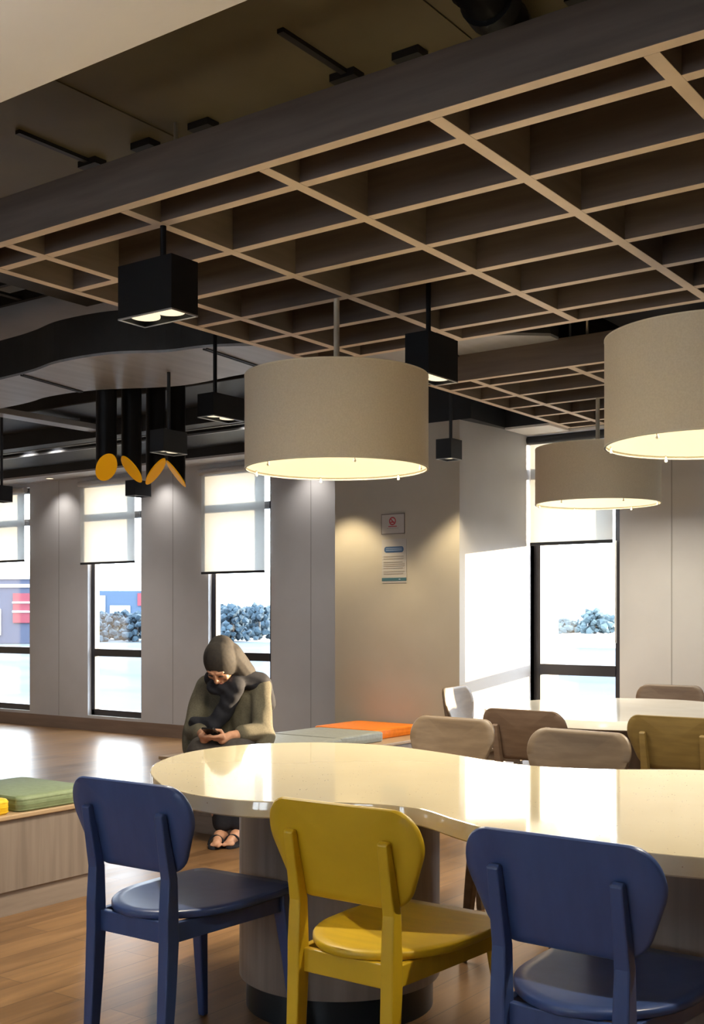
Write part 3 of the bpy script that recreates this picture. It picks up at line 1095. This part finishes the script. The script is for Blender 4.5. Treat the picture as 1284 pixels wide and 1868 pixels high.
def table(label, name, outline, zt, th, m, peds, ped_mat):
    cx = sum(p[0] for p in outline) / len(outline)
    cy = sum(p[1] for p in outline) / len(outline)
    t = thing(name, label, 'table', (cx, cy, 0))
    bm = bmesh.new()
    e = .004

    def ring(ins, z):
        out = []
        n = len(outline)
        for i in range(n):
            a, b = Vector(outline[i - 1]), Vector(outline[(i + 1) % n])
            tg = (b - a).normalized()
            nv = Vector((-tg.y, tg.x))
            out.append((outline[i][0] + nv.x * ins, outline[i][1] + nv.y * ins, z))
        return out
    loft(bm, [ring(e, zt - th), ring(0, zt - th + e), ring(0, zt - e), ring(e * .3, zt - e * .3), ring(e, zt)])
    obj('tabletop', bm, m, t, smooth=35)
    for x, y, r in peds:
        p = obj('pedestal', cyl(bmesh.new(), (x, y, .10), (x, y, zt - th), r, n=64), ped_mat, t, smooth=40)
        obj('plinth', cyl(bmesh.new(), (x, y, 0), (x, y, .10), r - .022, n=64), 'plinth', p, smooth=40)
    return t


table('long cream terrazzo table with a wavy peanut outline in the foreground', 'communal_table', TO, .75, .047, 'terrazzo',
      [(-2.22, 3.0, .325), (-1.0, 3.0, .325)], 'laminate')
T2 = spline([(-3.12, 5.75), (-3.02, 5.38), (-2.72, 5.12), (-2.3, 5.06), (-1.9, 5.18), (-1.5, 5.24), (-1.1, 5.14), (-.7, 5.1), (-.35, 5.4), (-.25, 5.8), (-.4, 6.3), (-.8, 6.58), (-1.2, 6.5), (-1.6, 6.36), (-2.0, 6.45), (-2.45, 6.62), (-2.85, 6.48), (-3.07, 6.15)], 8)
table('white table behind the wooden chairs, before the bright window', 'communal_table', T2, .75, .045, 'table_white',
      [(-2.45, 5.85, .32), (-.9, 5.85, .32)], 'laminate')


# ------------------------------------------------------------------ chairs (face local +Y)
def backy(x, z):
    return .014 - .235 * (z - .56) + .42 * x * x


def make_chair(label, m):
    t = thing('dining_chair', label, 'chair', (0, 0, 0), 'round-backed chairs')
    k = dict(world=False)
    so = []
    for i in range(25):
        a = PI + PI * i / 24
        so.append((.200 * math.cos(a), .235 + .247 * math.sin(a) * (1 - .05 * abs(math.cos(a)))))
    so += [(.204, .30), (.203, .38)]
    so += rpoly([(.203, .38, .001), (.192, .492, .035), (-.192, .492, .035), (-.203, .38, .001)], 5)[6:18]
    so += [(-.203, .38), (-.204, .30)]

    def sf(u, v, w):
        d = 1 - min(1, (u / .19) ** 2 + ((v - .27) / .24) ** 2)
        return (u, v, .442 + w - .008 * d)
    obj('seat', plate(so, .020, sf, .004), m, t, smooth=50, **k)
    bo = rpoly([(-.165, .566, .085), (.165, .566, .085), (.228, .722, .09), (.207, .803, .062), (-.207, .803, .062), (-.228, .722, .09)], 8)
    obj('backrest', plate(bo, .019, lambda u, v, w: (u, backy(u, v) + w, v + .010 * (1 - (u / .22) ** 2) * max(0, (v - .7) / .1)), .006), m, t, smooth=50, **k)
    for s in (-1, 1):
        x = s * .137
        secs = [(x, -.022, 0, .028, .030), (x, -.004, .25, .034, .040), (x, .004, .40, .036, .044), (x, .003, .46, .036, .042),
                (x, backy(x, .56) - .017, .56, .034, .033), (x, backy(x, .65) - .014, .65, .030, .027), (x, backy(x, .728) - .011, .728, .028, .021), (x, backy(x, .734) - .006, .734, .026, .010)]
        obj('rear_leg', rsect(secs), m, t, bevel=.004, **k)
        x = s * .165
        obj('front_leg', rsect([(x * 1.13, .492, 0, .024, .024), (x * 1.06, .466, .25, .036, .034), (x, .446, .41, .046, .044), (x, .446, .442, .046, .044)]), m, t, bevel=.005, **k)
        bm = bmesh.new()
        a, b = Vector((s * .137, .02)), Vector((s * .165, .43))
        prism(bm, [(a.x - .010, a.y), (a.x + .010, a.y), (b.x + .010, b.y), (b.x - .010, b.y)], .388, .440)
        obj('side_rail', bm, m, t, bevel=.003, **k)
    obj('rear_rail', B(-.125, .125, .004, .024, .384, .4415), m, t, bevel=.003, **k)
    obj('front_rail', B(-.145, .145, .436, .456, .388, .440), m, t, bevel=.003, **k)
    return t


c0 = make_chair('blue painted chair at the left end of the terrazzo table, left of the yellow chair', 'blue')
c0.location = (-2.285, 2.145, 0)
c0.rotation_euler = (0, 0, math.radians(1))
dup(c0, (-1.018, 2.125, 0), math.radians(-1.5), 'blue painted chair at lower right, nearest the viewer')
y0 = dup(c0, (-1.608, 2.185, 0), math.radians(0), 'yellow painted chair between the two blue chairs', mats='yellow')
A = dup(c0, (-2.55, 4.26, 0), PI + math.radians(-6), 'pale oak chair behind the table nearest the orange cushion', mats='oak_light')
dup(A, (-1.87, 4.06, 0), PI + math.radians(-5), 'pale oak chair tucked behind the middle of the terrazzo table')
Bc = dup(c0, (-2.50, 4.83, 0), math.radians(-2), 'brown oak chair seen from behind at the near side of the white table', mats='oak')
dup(c0, (-1.80, 4.90, 0), math.radians(-2), 'golden oak chair at the near side of the white table, by the right edge', mats='oak_gold')
dup(A, (-3.62, 6.12, 0), -PI / 2 + math.radians(8), 'sunlit pale oak chair at the left end of the white table, before the pillar')
dup(Bc, (-2.62, 7.05, 0), PI, 'brown oak chair at the far side of the white table, by the window wall')

# ------------------------------------------------------------------ seated person
P0 = Vector((-4.43, 4.86, 0))
person = thing('person', 'seated person in taupe headscarf and khaki tunic looking down at a phone', 'person', P0)


PR = Matrix.Rotation(math.radians(24), 3, 'Z')       # turned a little from square to the bench end


def D(x, y, z):
    return PR @ Vector((x, y, z))


def V(x, y, z):           # local: x to the sitter's left, y backwards, z up
    return P0 + Vector((0, .16, 0)) + PR @ Vector((x, y - .16, z))


# joints
pelvis = V(0, .16, .50)
chest = V(.0, .05, .74)
neck = V(-.01, -.06, .895)
shL, shR = V(.165, .0, .845), V(-.165, .02, .845)
elL, elR = V(.205, -.075, .60), V(-.205, -.075, .60)
wrL, wrR = V(.075, -.27, .595), V(-.075, -.265, .60)
hipL, hipR = V(.085, .12, .49), V(-.085, .12, .49)
knL, knR = V(.105, -.27, .50), V(-.085, -.28, .50)
anL, anR = V(.10, -.20, .085), V(.02, -.235, .085)
hc = V(-.015, -.155, .985)                 # head centre
fdir = D(*(-.10, -.62, -.78)).normalized()       # where the face points
up = D(*(-.04, -.75, .62))
up = (up - fdir * up.dot(fdir)).normalized()
side = up.cross(fdir).normalized()
HR = Matrix((side, -fdir, up)).transposed().to_quaternion()


def H(s, f, u):
    return hc + side * s + fdir * f + up * u


bm = bmesh.new()
ball(bm, hc, .098, (.80, 1.0, 1.12), HR, 24)                               # skull
ball(bm, H(0, .045, -.045), .062, (.90, .85, 1.0), HR, 18)                   # jaw
ball(bm, H(0, .070, -.085), .022, (1, 1, .9), HR, 12)                        # chin
capsule(bm, H(0, .096, .012), .008, H(0, .112, -.030), .012, 10)             # nose
for s in (-1, 1):
    ball(bm, H(s * .011, .106, -.032), .009, seg=8)
    ball(bm, H(s * .040, .074, -.025), .022, (1, .7, 1), HR, 10)             # cheeks
    capsule(bm, H(s * .012, .094, .026), .008, H(s * .045, .080, .024), .007, 8)  # brow
    ball(bm, H(s * .076, -.005, -.01), .026, (.35, .6, 1.0), HR, 10)         # ears
capsule(bm, H(-.02, .091, -.058), .008, H(.02, .091, -.058), .008, 8)        # mouth
capsule(bm, neck, .052, hc + up * -.05, .05)
capsule(bm, neck, .055, chest, .11)
capsule(bm, chest + D(*(.07, 0, 0)), .09, pelvis + D(*(.05, 0, 0)), .10)
capsule(bm, chest - D(*(.07, 0, 0)), .09, pelvis - D(*(.05, 0, 0)), .10)
for sh, el, wr, hip, kn, an, s in ((shL, elL, wrL, hipL, knL, anL, 1), (shR, elR, wrR, hipR, knR, anR, -1)):
    capsule(bm, chest + (sh - chest) * .4, .07, sh, .052)
    capsule(bm, sh, .048, el, .036)
    capsule(bm, el, .037, wr, .025)
    capsule(bm, hip, .085, kn, .055)
    capsule(bm, kn, .055, an + (kn - an) * .6, .052)
    capsule(bm, an + (kn - an) * .6, .052, an, .034)
    ft = an + D(*(.005 - .01 * s, -.15, -.055))
    capsule(bm, an + D(*(0, .03, -.045)), .030, an + D(*(0, -.05, -.035)), .034)
    capsule(bm, an + D(*(0, -.05, -.035)), .032, ft, .022)
    for q in range(5):
        b0 = ft + D(*(s * (.020 - q * .011) * -1, .0, -.004))
        capsule(bm, b0, .009 if q else .012, b0 + D(*(0, -.026 + q * .003, -.004)), .007 if q else .010, 8)

# hands: palms up towards each other around the phone
phc = V(-.004, -.330, .612)                          # phone centre
pn = D(*(0, .38, .925)).normalized()              # screen looks back and up at the face
pu = D(*(0, -.925, .38)).normalized()             # long axis of the phone, away from the body
ps = D(*(1, 0, 0))


def Q(a, u, n):
    return phc + ps * a + pu * u + pn * n


for s, wr in ((1, wrL), (-1, wrR)):
    pc = Q(s * .050, -.022, -.028)
    capsule(bm, wr, .024, pc, .026)
    capsule(bm, Q(s * .054, -.035, -.026), .017, Q(s * .056, .022, -.022), .015)
    for q in range(4):                               # fingers wrap under the phone
        u = .030 - q * .0205
        L = (.9, 1.0, .95, .78)[q]
        a = Q(s * .052, u, -.024)
        b = Q(s * (.052 - .034 * L), u + .006, -.030)
        c = Q(s * (.052 - .060 * L), u + .010, -.022 - (.008 if s > 0 else 0))
        capsule(bm, a, .0095, b, .0088, 10)
        capsule(bm, b, .0088, c, .0075, 10)
    a, b, c = Q(s * .056, -.030, -.008), Q(s * .044, .000, .016), Q(s * .020, .018, .014)
    capsule(bm, a, .012, b, .0100, 10)
    capsule(bm, b, .0100, c, .0082, 10)
def on_bench(bm):
    for v in bm.verts:
        if v.co.y > 4.79 and v.co.z < .424:
            v.co.z = .424
    return bm


body = obj('body', on_bench(fuse(bm, .0042, 3, .5)), 'skin', person, smooth=180)
for s in (-1, 1):
    bm = bmesh.new()
    capsule(bm, H(s * .020, .0965, .004), .004, H(s * .042, .090, .002), .004, 8)
    obj('eye', bm, 'eye', person, smooth=180)
bm = bmesh.new()
capsule(bm, H(-.018, .098, -.058), .0045, H(.018, .098, -.058), .0045, 8)
obj('lips', bm, 'lips', person, smooth=180)

# trousers
bm = bmesh.new()
ball(bm, pelvis, .16, (1.0, .85, .62))
for hip, kn, an in ((hipL, knL, anL), (hipR, knR, anR)):
    capsule(bm, hip, .098, kn, .074)
    capsule(bm, kn, .078, an + D(*(0, 0, .12)), .064)
    capsule(bm, an + D(*(0, 0, .12)), .064, an + D(*(0, 0, .03)), .056)
trz = obj('trousers', on_bench(fuse(bm, .009, 5)), 'navy', person, smooth=180)
# long tunic with wide sleeves
bm = bmesh.new()
capsule(bm, chest + D(*(.055, 0, .02)), .118, pelvis + D(*(.06, -.03, 0)), .140)
capsule(bm, chest + D(*(-.055, 0, .02)), .118, pelvis + D(*(-.06, -.03, 0)), .140)
capsule(bm, shL + D(*(0, 0, .0)), .062, shR + D(*(0, 0, .0)), .062)
capsule(bm, neck, .075, chest + D(*(0, 0, .08)), .10)
for sh, el, wr, s in ((shL, elL, wrL, 1), (shR, elR, wrR, -1)):
    capsule(bm, sh, .062, el, .060)
    capsule(bm, el, .060, el.lerp(wr, .62), .052)
    capsule(bm, el + D(*(s * .01, 0, -.02)), .058, el + D(*(s * .012, -.05, -.10)), .040)
    capsule(bm, el + D(*(s * .012, -.03, -.09)), .045, el + D(*(s * .005, .10, -.13)), .05)
mesh = fuse(bm, .008, 6)
for v in mesh.verts:       # soft folds of the cloth
    c = v.co - P0
    f = math.sin(c.z * 26 + c.x * 34 + math.sin(c.y * 21) * 1.4) * .0045 + math.sin(c.x * 55 - c.z * 30) * .0025
    n = Vector((c.x, c.y - .05, 0))
    if n.length > .01:
        v.co += n.normalized() * f
obj('tunic', on_bench(mesh), 'khaki', person, smooth=180)
# skirt of the tunic over the lap, in charcoal
bm = bmesh.new()
ball(bm, pelvis + D(*(0, -.02, -.01)), .17, (1.12, .9, .55))
capsule(bm, hipL + D(*(.01, 0, 0)), .108, knL, .086)
capsule(bm, hipR, .108, knR, .086)
capsule(bm, (hipL + hipR) / 2, .09, (knL + knR) / 2, .075)
capsule(bm, knR, .082, knR + D(*(-.012, .02, -.17)), .062)
capsule(bm, knL, .082, knL + D(*(.005, .03, -.17)), .062)
mesh = fuse(bm, .009, 6)
for v in mesh.verts:
    c = v.co - P0
    v.co.z += math.sin(c.x * 60 + c.y * 30) * .004
    v.co.x += math.sin(c.z * 50 + c.y * 22) * .003
obj('skirt', on_bench(mesh), 'trousers', person, smooth=180)
# headscarf: hood over the skull, open at the face
bm = bmesh.new()
ball(bm, H(0, -.016, .012), .112, (.86, .98, 1.10), HR, 24)
capsule(bm, H(0, -.055, -.03), .085, neck + D(*(0, .02, .015)), .088)
capsule(bm, H(.03, -.05, .0), .082, neck + D(*(.085, .03, .02)), .075)
ball(bm, H(0, -.06, .055), .075)
hood = fuse(bm, .006, 5)
kill = []
for v in hood.verts:
    w = v.co - hc
    f, u, s = w.dot(fdir), w.dot(up), w.dot(side)
    if f > .025 and ((s / .064) ** 2 + ((u + .048) / .080) ** 2) < 1:
        kill.append(v)
bmesh.ops.delete(hood, geom=kill, context='VERTS')
hd = obj('headscarf', hood, 'hijab', person, smooth=180)
sm = hd.modifiers.new('thickness', 'SOLIDIFY')
sm.thickness = .006
# dark shawl around the neck, over the left shoulder and down to the right elbow
bm = bmesh.new()
capsule(bm, neck + D(*(-.07, -.02, .0)), .058, neck + D(*(.07, -.01, .01)), .062)
capsule(bm, neck + D(*(-.05, -.07, -.045)), .046, neck + D(*(.06, -.07, -.05)), .05)
capsule(bm, neck + D(*(.06, -.02, .0)), .06, shL + D(*(.0, .0, .025)), .058)
capsule(bm, shL + D(*(.01, .02, .02)), .05, shL + D(*(.03, .06, -.10)), .045)
capsule(bm, neck + D(*(.07, -.07, -.04)), .055, V(-.01, -.125, .70), .050)
capsule(bm, V(-.01, -.125, .71), .052, V(-.06, -.16, .635), .045)
capsule(bm, V(-.06, -.155, .645), .04, elR + D(*(.03, -.07, .05)), .035)
mesh = fuse(bm, .007, 6)
for v in mesh.verts:
    c = v.co - P0
    v.co += D(*(0, -1, .3)) * (math.sin(c.x * 70 + c.z * 80) * .0035)
obj('shawl', mesh, 'navy', person, smooth=180)
for an, s in ((anL, 1), (anR, -1)):
    ft = an + D(*(0, -.06, -.085))
    o = [(ft + D(.043 * math.cos(a) * (1.1 if math.sin(a) < 0 else .85), .118 * math.sin(a), 0))[:2] for a in [2 * PI * k / 24 for k in range(24)]]
    sd = obj('sandal', prism(bmesh.new(), o, 0.0, .016), 'navy', person, bevel=.003)
    bm = bmesh.new()
    pts = []
    for k in range(9):
        a = PI * k / 8
        q = ft + D(.044 * math.cos(a), -.045, 0)
        pts.append((q.x, q.y, .012 + .052 * math.sin(a)))
    for p, q in zip(pts, pts[1:]):
        cyl(bm, p, q, .006, n=6)
    obj('strap', bm, 'navy', sd)
# phone (held, its own thing)
bm = bmesh.new()
o = rpoly([(-.036, -.074, .009), (.036, -.074, .009), (.036, .074, .009), (-.036, .074, .009)], 4)
loft(bm, [[Q(a, b + .02, n) for a, b in o] for n in (-.0045, .0045)])
ph = thing('smartphone', 'black smartphone held in both hands by the seated person', 'phone', phc)
obj('case', bm, 'phone', ph, bevel=.0015)
